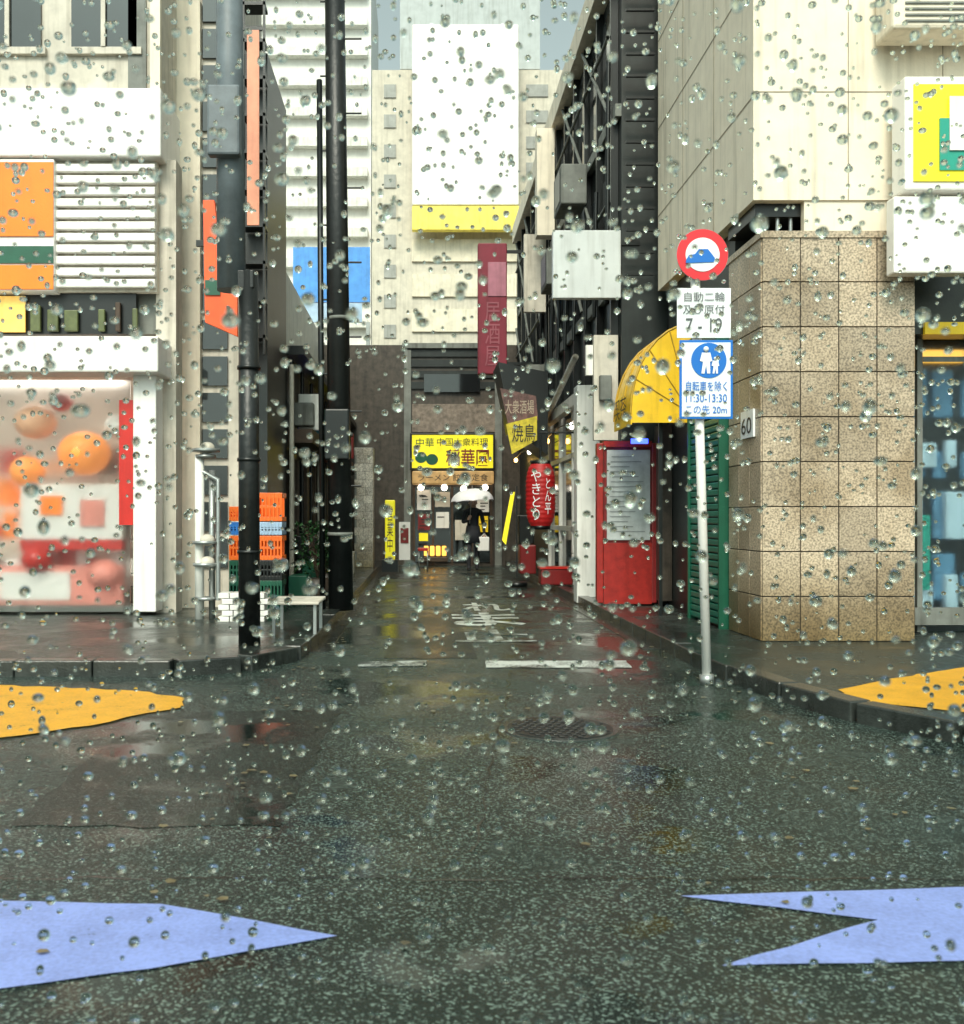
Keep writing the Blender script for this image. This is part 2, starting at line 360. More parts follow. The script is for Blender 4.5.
fb('corner_pillar',133,156,372,612,D-.2,.3,WHITEP,b,.01)
fb('pier',156,176,160,618,D+.15,.3,CREAM2,b)
fb('shop_backwall',-90,135,372,612,D+1.6,.1,mat('shop_back_wall',(.55,.45,.36),.5,emit=.3,var=.5,scale=2),b)
fb('shop_floor',-200,135,606,612,D+.0,1.6,GREY,b)
fb('shop_ceiling_light',-60,120,376,380,D+.5,.2,TUBE,b)
gd=grp('shop_goods_display')
palette=[RED,ORANGE,WHITEP,WHITEP,mat('peach_card',(.9,.50,.30),.5,emit=.1),mat('pink_card',(.85,.30,.24),.5,emit=.1),WHITE,WOOD]
Ls={i:[] for i in range(len(palette))}
for row in range(5):
    z0=.15+row*.40; x=-5.2
    while x<-3.45:
        w=R.uniform(.08,.28); h=R.uniform(.16,.34); y=D+.35+row*.12
        Ls[R.randrange(len(palette))].append((x,x+w,y,y+.22,z0,z0+h)); x+=w+.015
for i,LL in Ls.items():
    if LL: boxes('goods',LL,palette[i],gd,.02)
boxes('shelf_boards',[(-5.3,-3.4,D+.33+r*.12,D+.6+r*.12,.12+r*.40,.146+r*.40) for r in range(5)],WHITE,gd)
LGL=mat('lit_orange_lantern',(.95,.30,.06),.5,emit=.5,grime=0)
for px,py,r,m in((78,452,.30,LGL),(28,420,.24,palette[4]),(98,575,.20,palette[5]),(112,425,.16,WHITEP),(30,560,.18,RED),(55,400,.13,RED),(20,470,.2,LGL)):
    ball('round_paper_lantern',(X(px,D),D+.22,Z(py,D)),r,m,gd,.85)
fb('white_counter',20,122,484,540,D+.2,.15,WHITEP,gd,.02)
fb('red_counter_stripe',20,122,540,550,D+.19,.16,RED,gd)
fb('orange_price_card',40,62,496,515,D+.17,.02,ORANGE,gd); fb('red_price_card',80,104,500,526,D+.17,.02,palette[5],gd)
fb('lower_board',-40,122,566,607,D+.25,.1,palette[5],gd); fb('lower_white_board',0,70,572,600,D+.22,.03,WHITEP,gd)
fb('red_side_banner',119,133,400,525,D-.12,.03,RED,gd)
rc=grp('added_blur_curtain')  # curtain added to blur the goods behind it
VIN=vinyl('blurring_vinyl',.36)
box('curtain',X(-80,D),X(132,D),D-.07,D-.06,.14,Z(374,D),VIN,rc)
fb('curtain_rail',-80,132,372,376,D-.10,.04,STEEL,rc)

b=grp('narrow_tall_building'); D=12.4
xa,xb=X(170,D),-1.9
box('walls',xa,xb-.35,D,14.2,.1,12,CREAM2,b)
box('dark_corner_walls',xb-.347,xb,D+.05,14.2,.1,7.0,DGREY,b)
fb('pilaster',176,200,0,612,D-.12,.115,CREAM,b)
L=[]
for z in np.arange(.6,11.5,.45): L.append((X(203,D),X(228,D),D-.04,D-.003,z,z+.36))
boxes('window_strip',L,GLASS,b)
boxes('fire_escape_rails',[(X(246,D),X(268,D),D-.25,D+.0,z,z+.04) for z in np.arange(3.4,11,.45)]+[(X(246,D),X(248,D),D-.25,D-.2,3.2,11.5),(X(266,D),X(268,D),D-.25,D-.2,3.2,11.5)],BLACK,b)
v=grp('orange_vertical_sign'); D=11.2
quad_prism('face',[(203,200),(214,200),(221,262),(237,290),(237,336),(205,322)],D,.08,mat('orange_red_vinyl',(.9,.10,.012),.4,emit=.2,grime=.1),v)
fb('green_patch',205,220,280,295,D-.02,.018,DGREEN,v)
fb('bracket',196,208,240,246,D+.09,.05,BLACK,v)
v=grp('pink_vertical_banner'); fb('cloth',247,259,30,225,11.0,.03,mat('salmon_banner',(.85,.33,.20),.5),v); fb('rod',240,262,26,30,11.0,.03,BLACK,v)

b=grp('alley_shop_row')
x=-1.9
box('walls',-6,x,14.21,26,.1,3.55,DGREY,b)
box('roof_edge',-6,x+.25,14.3,26,3.553,3.68,BLACK,b)
for y0 in np.arange(14.6,25.4,1.8):
    box('sliding_door',x-.02,x+.03,y0,y0+1.2,.13,2.1,R.choice([GLASS,WOOD,GLASS]),b)
    boxes('door_frame',[(x,x+.06,y0-.06,y0-.002,.12,2.2),(x,x+.06,y0+1.202,y0+1.26,.12,2.2),(x+.03,x+.06,y0+.58,y0+.62,.13,2.1)],WOOD,b)
    box('shop_lintel',x,x+.35,y0-.2,y0+1.4,2.3,2.5,R.choice([WOOD,REDD,BLACK]),b)
for y0,m in((15.2,WHITE),(17.5,DGREEN),(19.8,YELN),(22.3,REDD)):
    box('projecting_sign',x+.05,x+.42,y0,y0+.1,2.55,3.1,m,b,.01)
ball('wall_lamp',(X(271,13.9),13.9,Z(444,13.9)),.08,LAMP,b,1.6)
wires('lamp_arm',[[(X(271,13.9),13.9,Z(436,13.9)),(X(271,13.9),13.9,2.5),(-2.0,14.3,2.5)]],.012,BLACK,b)
box('blue_light',-1.72,-1.66,17,17.05,2.3,2.9,BTUBE,b)
for y,z in((15.0,2.6),(18.3,2.6),(21,2.55)): box('vent_hood',x+.002,x+.3,y,y+.4,z,z+.35,R.choice([GREY,STEEL,BLACK]),b,.02)
wires('wall_pipes',[[(x+.05,14.4+k*1.3,.12),(x+.05,14.4+k*1.3,3.5)] for k in range(9)],.03,BLACK,b)
wires('wall_pipes_pale',[[(x+.07,14.25,.12),(x+.07,14.25,3.4)],[(x+.07,18.1,.12),(x+.07,18.1,3.4)]],.035,CREAM2,b)
b=grp('back_alley_building')
box('walls',-7,-2.6,19,34,.1,6.0,mat('pale_beige_render',(.80,.76,.66),.6,var=.15),b)
boxes('window_bands',[(-4.5,-2.57,19-.03,19+.01,4.2,5.2)],GLASS,b)
bt=grp('blue_tarpaulin_scaffold'); fb('sheet',293,370,247,302,28,.1,BLUEB,bt); fb('lower_sheet',300,362,303,322,28,.1,mat('pale_blue_sheet',(.40,.55,.72),.5),bt)
fb('post',292,296,322,510,28,.1,STEEL,bt); fb('post',366,370,322,510,28,.1,STEEL,bt)
b=grp('distant_apartment_building'); D=45
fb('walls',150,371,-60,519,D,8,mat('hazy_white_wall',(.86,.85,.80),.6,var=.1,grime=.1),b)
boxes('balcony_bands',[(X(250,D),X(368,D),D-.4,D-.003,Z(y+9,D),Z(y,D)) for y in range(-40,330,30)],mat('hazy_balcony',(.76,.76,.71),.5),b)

b=grp('stone_gate_pillar'); D=22.5
L=[]; zz=.11
for r in range(15):
    for xx in np.arange(-1.48+(r%2)*.05,-1.07,.2): L.append((xx+.004,min(xx+.196,-1.05),D,D+.5,zz,zz+.175))
    zz+=.18
boxes('stone_blocks',L,GRANW,b,.008); box('core',-1.47,-1.07,D+.01,D+.48,.1,zz,GREY,b)

# ------------------------------------------------------------------ end of alley restaurant
b=grp('restaurant_building'); D=26
box('walls',-3.4,4.5,D,32,.0,Z(345,D),BROWN,b)
boxes('cladding_bands',[(-.38,2.1,D-.06,D-.003,Z(y+7,D),Z(y,D)) for y in(350,360,371,382)],DGREY,b)
fb('upper_window',424,480,374,392,D-.1,.04,GLASS,b)
fb('upper_tiled_panel',412,496,404,432,D-.08,.07,mat('grey_brown_tile',(.24,.19,.15),.5,var=.6,scale=9),b)
fb('coping',402,500,343,348,D-.15,.14,GREY,b)
fb('left_pilaster',404,411,350,566,D-.12,.11,GREY,b)
fb('right_pilaster',495,502,350,566,D-.12,.11,GREY,b)
fb('awning',412,494,471,484,D-.7,.65,mat('tan_awning',(.60,.36,.14),.5,var=.4,emit=.25),b,.03)
ftext('awning_lettering','ラーメン 餃子 定食',INK,b,418,488,474,481,D-.705)
fb('entrance_glass',414,492,487,562,D-.05,.03,GLASS,b)
boxes('door_frames',[(X(p,D)-.03,X(p,D)+.03,D-.1,D-.052,0,Z(487,D)) for p in(414,433,452,472,491)],WOOD,b)
for a0,a1,c0,c1,m in((417,431,490,510,WHITEP),(435,450,492,507,CREAM2),(418,430,514,530,REDD),(436,449,512,528,WHITE),(455,468,520,540,CREAM2),(476,489,492,512,WHITEP),(477,488,516,532,YEL),(419,428,533,541,YELN)):
    fb('poster',a0,a1,c0,c1,D-.13,.02,m,b)
L=[]
for i in range(22):
    px_=R.choice([418,436,477])+R.uniform(1,4); py_=R.uniform(492,536); L.append((X(px_,D),X(px_+R.uniform(4,8),D),D-.136,D-.132,Z(py_+1,D),Z(py_,D)))
boxes('poster_print',L,INK,b)
for i,p in enumerate((426,432,438,444)): fb('lit_lantern_box',p-2,p+2.4,546,556,D-.6,.12,AMB,b,.02)
fb('lantern_stand',423,448,557,562,D-.65,.25,WOOD,b,.02)
for p,q in((421,488),(444,488),(463,489),(484,488)): ball('entrance_lamp',(X(p,D),D-.4,Z(q,D)),.08,WLAMP,b,1,12)
s=grp('restaurant_sign'); D=25.6
fb('frame',410,495,433,470,D,.2,BLACK,s,.01)
fb('face',412,493,435,468,D-.02,.018,YELN,s)
ftext('small_lettering','中国大衆料理',INK,s,437,488,438,446,D-.026)
ftext('large_lettering','稲華園',INKR,s,446,489,449,466,D-.026,off=.012)
ftext('emblem','●',DGREEN,s,415,427,452,463,D-.026); ftext('emblem','●',DGREEN,s,426,438,454,465,D-.028)
ftext('emblem_text','中華',DGREEN,s,416,434,438,447,D-.026)

b=grp('far_office_tower'); D=36  # tower colours paled to imitate aerial haze
fb('walls',372,575,70,519,D,10,mat('hazed_beige_wall',(.62,.57,.47),.6,var=.2),b)
fb('roof_block',400,540,-40,69,D+1,8,mat('hazed_grey_wall',(.46,.50,.50),.6,var=.15),b)
boxes('window_bands',[(X(384,D),X(396,D),D-.05,D-.003,Z(y+13,D),Z(y,D)) for y in range(85,340,30)]+[(X(526,D),X(548,D),D-.05,D-.003,Z(y+12,D),Z(y,D)) for y in range(85,340,26)],mat('hazed_window',(.34,.34,.31),.2),b)
boxes('spandrels',[(X(412,D),X(520,D),D-.1,D-.003,Z(y+22,D),Z(y,D)) for y in(240,275,310)],mat('hazed_spandrel',(.76,.69,.54),.5,var=.2),b)
s=grp('billboard'); fb('white_panel',412,519,24,205,D-.8,.3,WHITEP,s,.05); fb('yellow_strip',412,552,206,230,D-.8,.3,mat('pale_yellow_band',(.9,.74,.12),.5,emit=.15),s,.03)
boxes('support_posts',[(X(p,D),X(p,D)+.1,D-.5,D-.01,Z(225,D),Z(30,D)) for p in(430,500)],STEEL,s)
s=grp('maroon_vertical_sign'); D=21; fb('panel',478,507,243,374,D,.2,MAG,s,.02); fb('pale_patch',488,506,262,296,D-.02,.018,mat('pink_panel',(.45,.16,.22),.5),s)
fb('upper_arm',507,545,250,253,D+.05,.05,BLACK,s); fb('lower_arm',507,545,362,365,D+.05,.05,BLACK,s)
ftext('lettering','居酒屋',mat('pale_ink',(.34,.08,.11),.5),s,485,500,302,366,D-.01,True)

# ------------------------------------------------------------------ right alley building (dark, steel)
b=grp('dark_steel_building'); x=2.6
box('walls',x,8,12.9,26,.1,8.6,DGREY,b)
box('roof_beam',x-.2,x-.0,12.9,26,8.35,8.75,CREAM,b)
box('front_roof_beam',x-.2,3.0,12.65,12.88,8.35,8.75,CREAM,b)
boxes('floor_beams',[(x-.08,x-.002,12.9,26,z,z+.16) for z in(4.2,6.4)],GREY,b)
L=[];Gl=[]
for y in np.arange(13.1,25.8,1.05):
    L.append((x-.10,x-.003,y,y+.07,3.0,8.34))
    for z in(4.5,6.7): Gl.append((x-.03,x-.004,y+.14,y+.95,z,z+1.4))
boxes('mullions',L,BLACK,b); boxes('windows',Gl,GLASS,b)
S=[]
for y in np.arange(13.2,24,2.1):
    for z0 in(4.36,6.56):
        S.append([(x-.12,y,z0),(x-.12,y+2.1,z0+1.75)]); S.append([(x-.12,y,z0+1.0),(x-.12,y+2.1,z0+1.0)])
wires('lattice_braces',S,.025,GREY,b)
box('cream_column',2.13,2.45,18.2,18.5,Z(235,18.2),Z(128,18.2),CREAM,b)
S=[]
for k in range(9): S.append([(x-.15-.05*R.random(),13+k*.9,4.0),(x-.15,13+k*.9,R.uniform(5,8.3))])
wires('drain_pipes',S,.03,BLACK,b)
for y,z in((16.6,5.1),(19.4,3.6),(14.9,5.9)):
    box('air_conditioner',x-.5,x-.11,y,y+.8,z,z+.6,GREY,b,.02); box('ac_grille',x-.51,x-.502,y+.08,y+.6,z+.06,z+.54,BLACK,b)
boxes('corner_rails',[(2.62,2.98,12.7,12.74,z,z+.03) for z in np.arange(4.3,8.2,.28)],BLACK,b)
g=grp('white_framed_shopfront'); x=2.6
fb('front_pillar',577,600,385,603,14.0,.3,WHITE,g,.01)
box('side_panels',x-.06,x-.003,14.8,19.4,.12,3.0,GLASS,g)
L=[(x-.12,x-.062,y,y+.09,.12,3.0) for y in(14.9,16.3,17.8,19.3)]+[(x-.12,x-.062,14.99,19.3,z,z+.08) for z in(1.0,2.2)]
boxes('white_mullions',L,WHITE,g)
box('white_lintel',x-.25,x-.12,14.8,19.4,2.95,3.12,WHITE,g)
wires('slanted_stay',[[(x-.3,14.8,3.6),(x-.3,19,2.9)]],.05,WHITE,g)
fb('red_base_box',541,573,569,585,16.2,.35,REDD,g,.02); fb('base_box_lid',540,574,567,569,16.18,.39,RED,g)
fb('grey_panel',594,618,335,440,13.0,.1,CREAM2,g); fb('small_white_panel',586,593,345,375,13.05,.08,WHITE,g)
fb('meter_box',600,612,375,400,12.9,.09,GREY,g,.01)
s=grp('blank_white_signboard'); D=12.85; fb('board',553,621,230,298,D-.1,.12,mat('silver_white_board',(.60,.63,.63),.3,var=.1),s,.01); fb('frame_arm',610,640,240,245,D+.025,.02,BLACK,s); fb('frame_arm',610,640,285,290,D+.025,.02,BLACK,s)
s=grp('pale_signboard'); D=19; fb('board',524,546,234,312,D,.1,CREAM2,s,.01)
b=grp('izakaya_awning')
quad_prism('hood',[(498,362),(548,372),(548,455),(512,430)],17.5,1.2,BLACK,b)
quad_prism('painted_panel',[(500,388),(536,396),(538,420),(508,424)],17.45,.04,mat('aged_print',(.16,.08,.07),.5,var=.7,scale=12),b)
quad_prism('yellow_panel',[(506,424),(537,416),(537,440),(512,454)],17.40,.04,mat('aged_yellow_print',(.62,.5,.03),.5,var=.5,scale=10,emit=.1),b)
ftext('panel_lettering','焼鳥',INK,b,512,535,424,442,17.39)
ftext('panel_lettering','大衆酒場',mat('cream_ink',(.5,.4,.3),.5),b,505,534,400,414,17.44)
l_=grp('red_paper_lantern'); D=16.0; cx=X(540.5,D); zc=Z(495,D); rr=.235; hh=1.0
prof=[]; N=56
for i in range(N+1):
    t=i/N; z=-hh/2+hh*t; e=1-abs(2*t-1)**4*.35; rib=1+.02*math.cos(t*math.pi*2*14)
    prof.append((rr*e*rib,z))
V=[];F=[];S=32
for r_,z in prof:
    for k in range(S): a=2*math.pi*k/S; V.append((cx+r_*math.cos(a),D+r_*math.sin(a),zc+z))
for i in range(N):
    for k in range(S): F.append((i*S+k,i*S+(k+1)%S,(i+1)*S+(k+1)%S,(i+1)*S+k))
me=bpy.data.meshes.new('paper'); me.from_pydata(V,[],F); obj('paper',me,LANT,l_,True)
cyl('top_cap',(cx,D,zc+hh/2-.02),(cx,D,zc+hh/2+.05),.16,BLACK,l_); cyl('bottom_cap',(cx,D,zc-hh/2-.05),(cx,D,zc-hh/2+.02),.16,BLACK,l_)
wires('hanging_cord',[[(cx,D,zc+hh/2),(cx,D,zc+hh/2+.5)],[(cx,D,zc+hh/2+.5),(2.6,D,zc+hh/2+.5)]],.015,BLACK,l_)
ftext('lettering','やきとり',SWHITE,l_,531,541,470,520,D-.27,True)
ftext('lettering','とん平',SWHITE,l_,545,551,478,514,D-.24,True)
s=grp('nobori_banner'); quad_prism('cloth',[(511,492),(515,492),(506,545),(502,540)],17.5,.02,YELN,s); fb('pole',516,517.5,486,578,17.5,.03,BLACK,s); cyl('base',(X(517,17.5),17.5,.02),(X(517,17.5),17.5,.1),.18,BLACK,s)
s=grp('standing_menu_sign'); fb('yellow_panel',385,395,500,560,21,.12,YELN,s,.02); fb('feet',382,398,560,572,21,.3,BLACK,s)
ftext('lettering','営業中',INK,s,387,393,506,552,20.99,True)
s=grp('sandwich_board'); fb('board',399,410,522,560,23,.1,WHITEP,s); fb('print',400.5,408.5,528,543,22.98,.015,REDD,s)
s=grp('beer_crate_stack'); fb('crates',520,536,545,574,18.5,.4,REDD,s,.02); fb('upper_crate',519,534,515,544,18.6,.35,BLACK,s,.02)
s=grp('shop_stool'); fb('seat',418,428,548,551,23.5,.3,RED,s,.01)
for dx in(0,.2): 
    for dy in(0,.25): cyl('leg',(X(419,23.5)+dx,23.53+dy,0),(X(419,23.5)+dx,23.53+dy,Z(551,23.5)),.015,STEEL,s)
lg=grp('alley_string_lights')
pts=[(2.35,14+k*1.5,2.75-.05*(k%2)) for k in range(8)]
wires('cable',[pts],.01,BLACK,lg)
for i,p in enumerate(pts):
    if i%2: ball('bulb',(p[0],p[1],p[2]-.06),.045,WLAMP if i%4==1 else LAMP,lg,1.2,12)

# ------------------------------------------------------------------ red notice board
n_=grp('red_notice_board'); D=12.55
fb('left_post',597,603.5,443,603,D,.12,REDF,n_,.01); fb('right_post',652,657,443,603,D,.12,REDD,n_,.01)
fb('header',603.7,651.8,441,447,D,.12,REDF,n_); fb('lower_panel',603.7,651.8,543,604,D+.01,.08,REDF,n_)
fb('backing',603.7,651.8,447.3,542.7,D+.06,.03,REDD,n_)
fb('notice_sheet',607,650,450,540,D+.03,.02,mat('silver_noticeboard',(.50,.53,.52),.3,var=.25,scale=6,bump=.05),n_)
L=[(X(610,D)+R.uniform(0,.03),X(610,D)+R.uniform(.2,.46),D+.024,D+.028,Z(y+1.0,D),Z(y,D)) for y in range(456,536,5)]
boxes('printed_lines',L,mat('grey_ink',(.28,.30,.30),.5),n_)
fb('side_brick_pier',660,672,425,601,D-.2,.3,BROWN,n_)

# ------------------------------------------------------------------ right: beige tower + granite block
b=grp('beige_tiled_building'); xw=3.0
D=9.0; zb=Z(200,D)
box('upper_walls',xw,9.5,D,12.6,zb,13,CREAM,b)
jm=mat('joint_sealant',(.34,.28,.20),.7)
L=[(xw-.004,xw-.001,D,12.6,z,z+.012) for z in(5.0,6.1,7.2)]+[(xw-.004,xw-.001,y,y+.012,zb,13) for y in(10.2,11.4)]
L+=[(xw,9.5,D-.004,D-.001,z,z+.008) for z in(5.04,6.0,7.2)]+[(x_,x_+.008,D-.004,D-.001,zb,13) for x_ in(3.85,4.7,5.6)]
boxes('panel_joints',L,jm,b)
box('lower_walls',xw+.12,9.5,9.9,12.55,.1,zb-.003,DGREY,b)
box('soffit',xw+.05,9.4,D+.1,9.9,zb-.12,zb-.004,BLACK,b)
box('wall_strip',X(805,D),X(892,D),D+.02,D+.1,Z(240,D),zb-.003,CREAM,b)
S=[[(xw+.15+.12*k,D+.15,zb-.12),(xw+.15+.12*k,D+.15,3.72)] for k in range(5)]
wires('soffit_pipes',S,.02,STEEL,b)
D2=8.9; x0,x1=X(762,D2),X(915,D2); zt=Z(237,D2)
g=grp('granite_tiled_pier')
box('core',x0+.012,x1-.012,D2+.012,D2+.95,.1,zt-.01,mat('dark_grout',(.05,.045,.035),.7),g)
L=[];nc=4;nr=9; tw=(x1-x0)/nc; th=(zt-.11)/nr
for i in range(nc):
    for j in range(nr):
        L.append((x0+i*tw+.005,x0+(i+1)*tw-.005,D2-.006+R.uniform(-.002,.002),D2+.011,.11+j*th+.005,.11+(j+1)*th-.005))
ns=3; ts=.93/ns
for i in range(ns):
    for j in range(nr):
        L.append((x0-.006,x0+.011,D2+.012+i*ts+.005,D2+.012+(i+1)*ts-.005,.11+j*th+.005,.11+(j+1)*th-.005))
        L.append((x1-.011,x1+.006,D2+.012+i*ts+.005,D2+.012+(i+1)*ts-.005,.11+j*th+.005,.11+(j+1)*th-.005))
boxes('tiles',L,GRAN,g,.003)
box('coping',x0-.02,x1+.02,D2-.02,D2+.97,zt-.008,zt+.05,GRAN,g)
box('number_plaque',x0-.03,x0-.01,D2+.15,D2+.5,Z(436,9),Z(408,9),SWHITE,g)
text('plaque_digits','60',INK,g,(0,-1,0),(0,0,1),(x0-.034,D2+.47,Z(432,9)),.28,.15)
s=grp('green_roller_shutter')
L=[]; z=.14
while z<2.85:
    L.append((xw-.03,xw+.03,9.9,11.0,z,z+.062)); z+=.072
boxes('slats',L,GREEN,s,.012)
boxes('guide_rails',[(xw-.05,xw+.05,9.87,9.9,.11,2.9),(xw-.05,xw+.05,11.0,11.05,.11,2.9)],DGREEN,s)
box('shutter_box',xw-.08,xw+.1,9.87,11.05,2.9,3.15,DGREEN,s,.01)
box('backing',xw+.032,xw+.1,9.9,11.0,.11,2.9,BLACK,s)
a=grp('yellow_dome_awning')
V=[];F=[]; NS=14; y0,y1=11.06,12.0; wx=.66; hz=.98; zb_=Z(415,11.2); rows=13
for i in range(rows):
    ph=math.pi/2*i/(rows-1)
    for k in range(NS+1):
        yy=y0+(y1-y0)*k/NS
        V.append((xw-wx*math.cos(ph)*(1+.012*(k%2)),yy,zb_+hz*math.sin(ph)))
for i in range(rows-1):
    for k in range(NS): F.append((i*(NS+1)+k,i*(NS+1)+k+1,(i+1)*(NS+1)+k+1,(i+1)*(NS+1)+k))
for e in(0,NS):
    c=len(V); V.append((xw,y0+(y1-y0)*e/NS,zb_))
    for i in range(rows-1): F.append((c,i*(NS+1)+e,(i+1)*(NS+1)+e))
me=bpy.data.meshes.new('canopy'); me.from_pydata(V,[],F); obj('canopy',me,AWN,a)
box('valance',xw-wx-.01,xw-wx+.005,y0,y1,zb_-.12,zb_-.002,AWN,a)
box('front_valance',xw-wx+.006,xw,y0-.01,y0+.004,zb_-.10,zb_-.002,AWN,a)
AR=mat('awning_rib',(.5,.3,.02),.4)
wires('frame_ribs',[[(xw-(wx+.012)*math.cos(t*math.pi/16),yy,zb_+(hz+.012)*math.sin(t*math.pi/16)) for t in range(9)] for yy in (y0,(y0+y1)/2,y1)],.012,AR,a)
wires('front_ribs',[[(xw,y0-.006,zb_),(xw-wx*math.cos(t),y0-.006,zb_+hz*math.sin(t))] for t in(.4,.8,1.2)],.007,AR,a)
text('lettering','喫茶',INK,a,(0,-1,0),(0,0,1),(xw-wx-.03,11.9,zb_-.02),.7,.25)
box('blue_light',X(633,12),X(650,12),12.1,12.12,Z(443,12),Z(438,12),BTUBE,a)
box('steel_post',xw-.3,xw-.26,11.3,11.34,.11,zb_,BLACK,a)
s=grp('yellow_green_sign'); D=8.6
fb('frame',905,1010,76,190,D,.25,WHITEP,s,.015); fb('yellow_face',914,1010,84,181,D-.015,.014,YELN,s)
fb('green_block',940,1010,118,170,D-.03,.014,TEAL,s); fb('white_block',950,1010,96,150,D-.045,.014,WHITEP,s)
s=grp('white_wall_sign'); fb('board',894,1010,196,273,D,.15,WHITEP,s,.015)
s=grp('wall_air_conditioner'); fb('body',893,1010,-30,28,D,.35,CREAM,s,.03)
boxes('grille_slats',[(X(905,D),X(1000,D),D-.012,D-.002,Z(y+2,D),Z(y,D)) for y in range(-22,22,6)],GREY,s)
b=grp('right_shopfront'); D=9.6
box('interior_back',X(915,D),9,D+1.2,D+1.3,.12,Z(335,D),mat('dim_shop_interior',(.16,.24,.24),.5,var=.5,emit=.3),b)
boxes('interior_goods',[(X(918,D)+i*.28,X(918,D)+i*.28+R.uniform(.1,.25),D+.25,D+.5,.4+j*.6,.4+j*.6+R.uniform(.2,.5)) for i in range(7) for j in range(4)],mat('muted_blue_goods',(.10,.24,.36),.5,emit=.2),b,.02)
boxes('interior_goods_pale',[(X(920,D)+i*.33,X(920,D)+i*.33+R.uniform(.1,.25),D+.15,D+.24,.3+j*.7,.3+j*.7+R.uniform(.2,.5)) for i in range(6) for j in range(3)],mat('pale_blue_card',(.45,.60,.66),.4,emit=.2),b,.02)
fb('teal_notice',920,930,515,590,D+.06,.02,TEAL,b)
fb('amber_shelf_light',920,964,350,362,D+.2,.05,AMB,b)
box('glazing',X(915,D),9,D,D+.012,.12,Z(335,D),vinyl('blurring_shop_glass',.28,(.85,.93,.95)),b)  # glass roughness added to soften the interior behind it
boxes('glazing_bars',[(x_,x_+.05,D-.05,D-.002,.12,Z(335,D)) for x_ in(4.75,5.6,6.4)]+[(4.80,9,D-.06,D-.051,z,z+.05) for z in(.3,2.7)],GREY,b)
fb('dark_sign_band',912,1200,272,334,D-.3,.28,mat('dark_speckled_panel',(.02,.025,.015),.3,var=.6),b)
fb('amber_sign_strip',925,1000,322,334,D-.34,.035,YEL,b)
fb('base_plinth',915,1200,608,625,D-.12,.1,GREY,b)

# ------------------------------------------------------------------ traffic sign on pole
t=grp('no_through_traffic_sign'); D=7.27
bx=X(707,D); tx=X(694,D); top=Z(236,D)
cyl('pole',(bx,D,0),(tx,D,top),.033,WHITEP,t,24)
cyl('base_collar',(bx,D,0),(bx-.004,D,.07),.05,STEEL,t,24)
cyl('pole_cap',(tx,D,top),(tx,D,top+.015),.036,STEEL,t,24)
cz=Z(257,D); cxx=X(700,D); y=D-.06
def disc(name,r,yy,m,th=.006): return cyl(name,(cxx,yy+th,cz),(cxx,yy,cz),r,m,t,48)
disc('disc_back',.187,y,STEEL,.006); disc('disc_rim',.185,y-.004,SRED); disc('disc_white',.122,y-.008,SWHITE)
PG=mat('print_grey',(.10,.11,.12),.5)
quad_prism('disc_symbol',[(686,260),(689,255),(695,254),(699,249),(708,249),(712,254),(715,258),(714,262),(686,263)],y-.014,.004,SBLUE,t)
fb('exception_plate',677,731,288,338,D-.06,.006,SWHITE,t,.003)
ftext('plate_print','自動二輪\n及び原付',PG,t,683,725,292,314,D-.067,ls=1.25)
ftext('plate_print','7 - 19',PG,t,686,722,318,332,D-.067)
fb('plate_border',679.5,733,340,419,D-.065,.008,SBLUE,t,.003)
fb('plate_face',682,730.5,342.5,416.5,D-.069,.006,SWHITE,t)
cc=(X(706,D),D-.074,Z(362,D))
cyl('blue_disc',(cc[0],cc[1]+.005,cc[2]),(cc[0],cc[1],cc[2]),.127,SBLUE,t,48)
def person_sym(dx,s):
    yy=D-.079; x0_=cc[0]+dx; z0_=cc[2]-.095
    ball('figure_head',(x0_,yy,z0_+.175*s),.02*s,SWHITE,t,1,12)
    P=[(-.03,.15),(.03,.15),(.045,.09),(.028,.085),(.03,.0),(.008,0),(0,.06),(-.012,0),(-.034,0),(-.022,.085),(-.045,.09)]
    V=[(x0_+a*s,yy-.001,z0_+c*s) for a,c in P]; me=bpy.data.meshes.new('figure'); me.from_pydata(V,[],[list(range(len(V)))])
    bm=bmesh.new(); bm.from_mesh(me); bmesh.ops.triangulate(bm,faces=bm.faces); bm.to_mesh(me); bm.free(); obj('figure',me,SWHITE,t)
person_sym(-.022,1.0); person_sym(.045,.62)
yy=D-.076
ftext('plate_lettering','自転車を除く',SBLUE,t,686,727,381,391,yy,off=.004)
ftext('plate_lettering','11:30-13:30',SBLUE,t,686,727,394,402,yy,off=.004)
ftext('plate_lettering','この先 20m',SBLUE,t,686,727,405,414,yy,off=.004)
for pz in(257,300,325,350,405):
    box('clamp',X(697,D)-.03,X(697,D)+.03,D-.052,D+.045,Z(pz,D)-.012,Z(pz,D)+.012,STEEL,t)

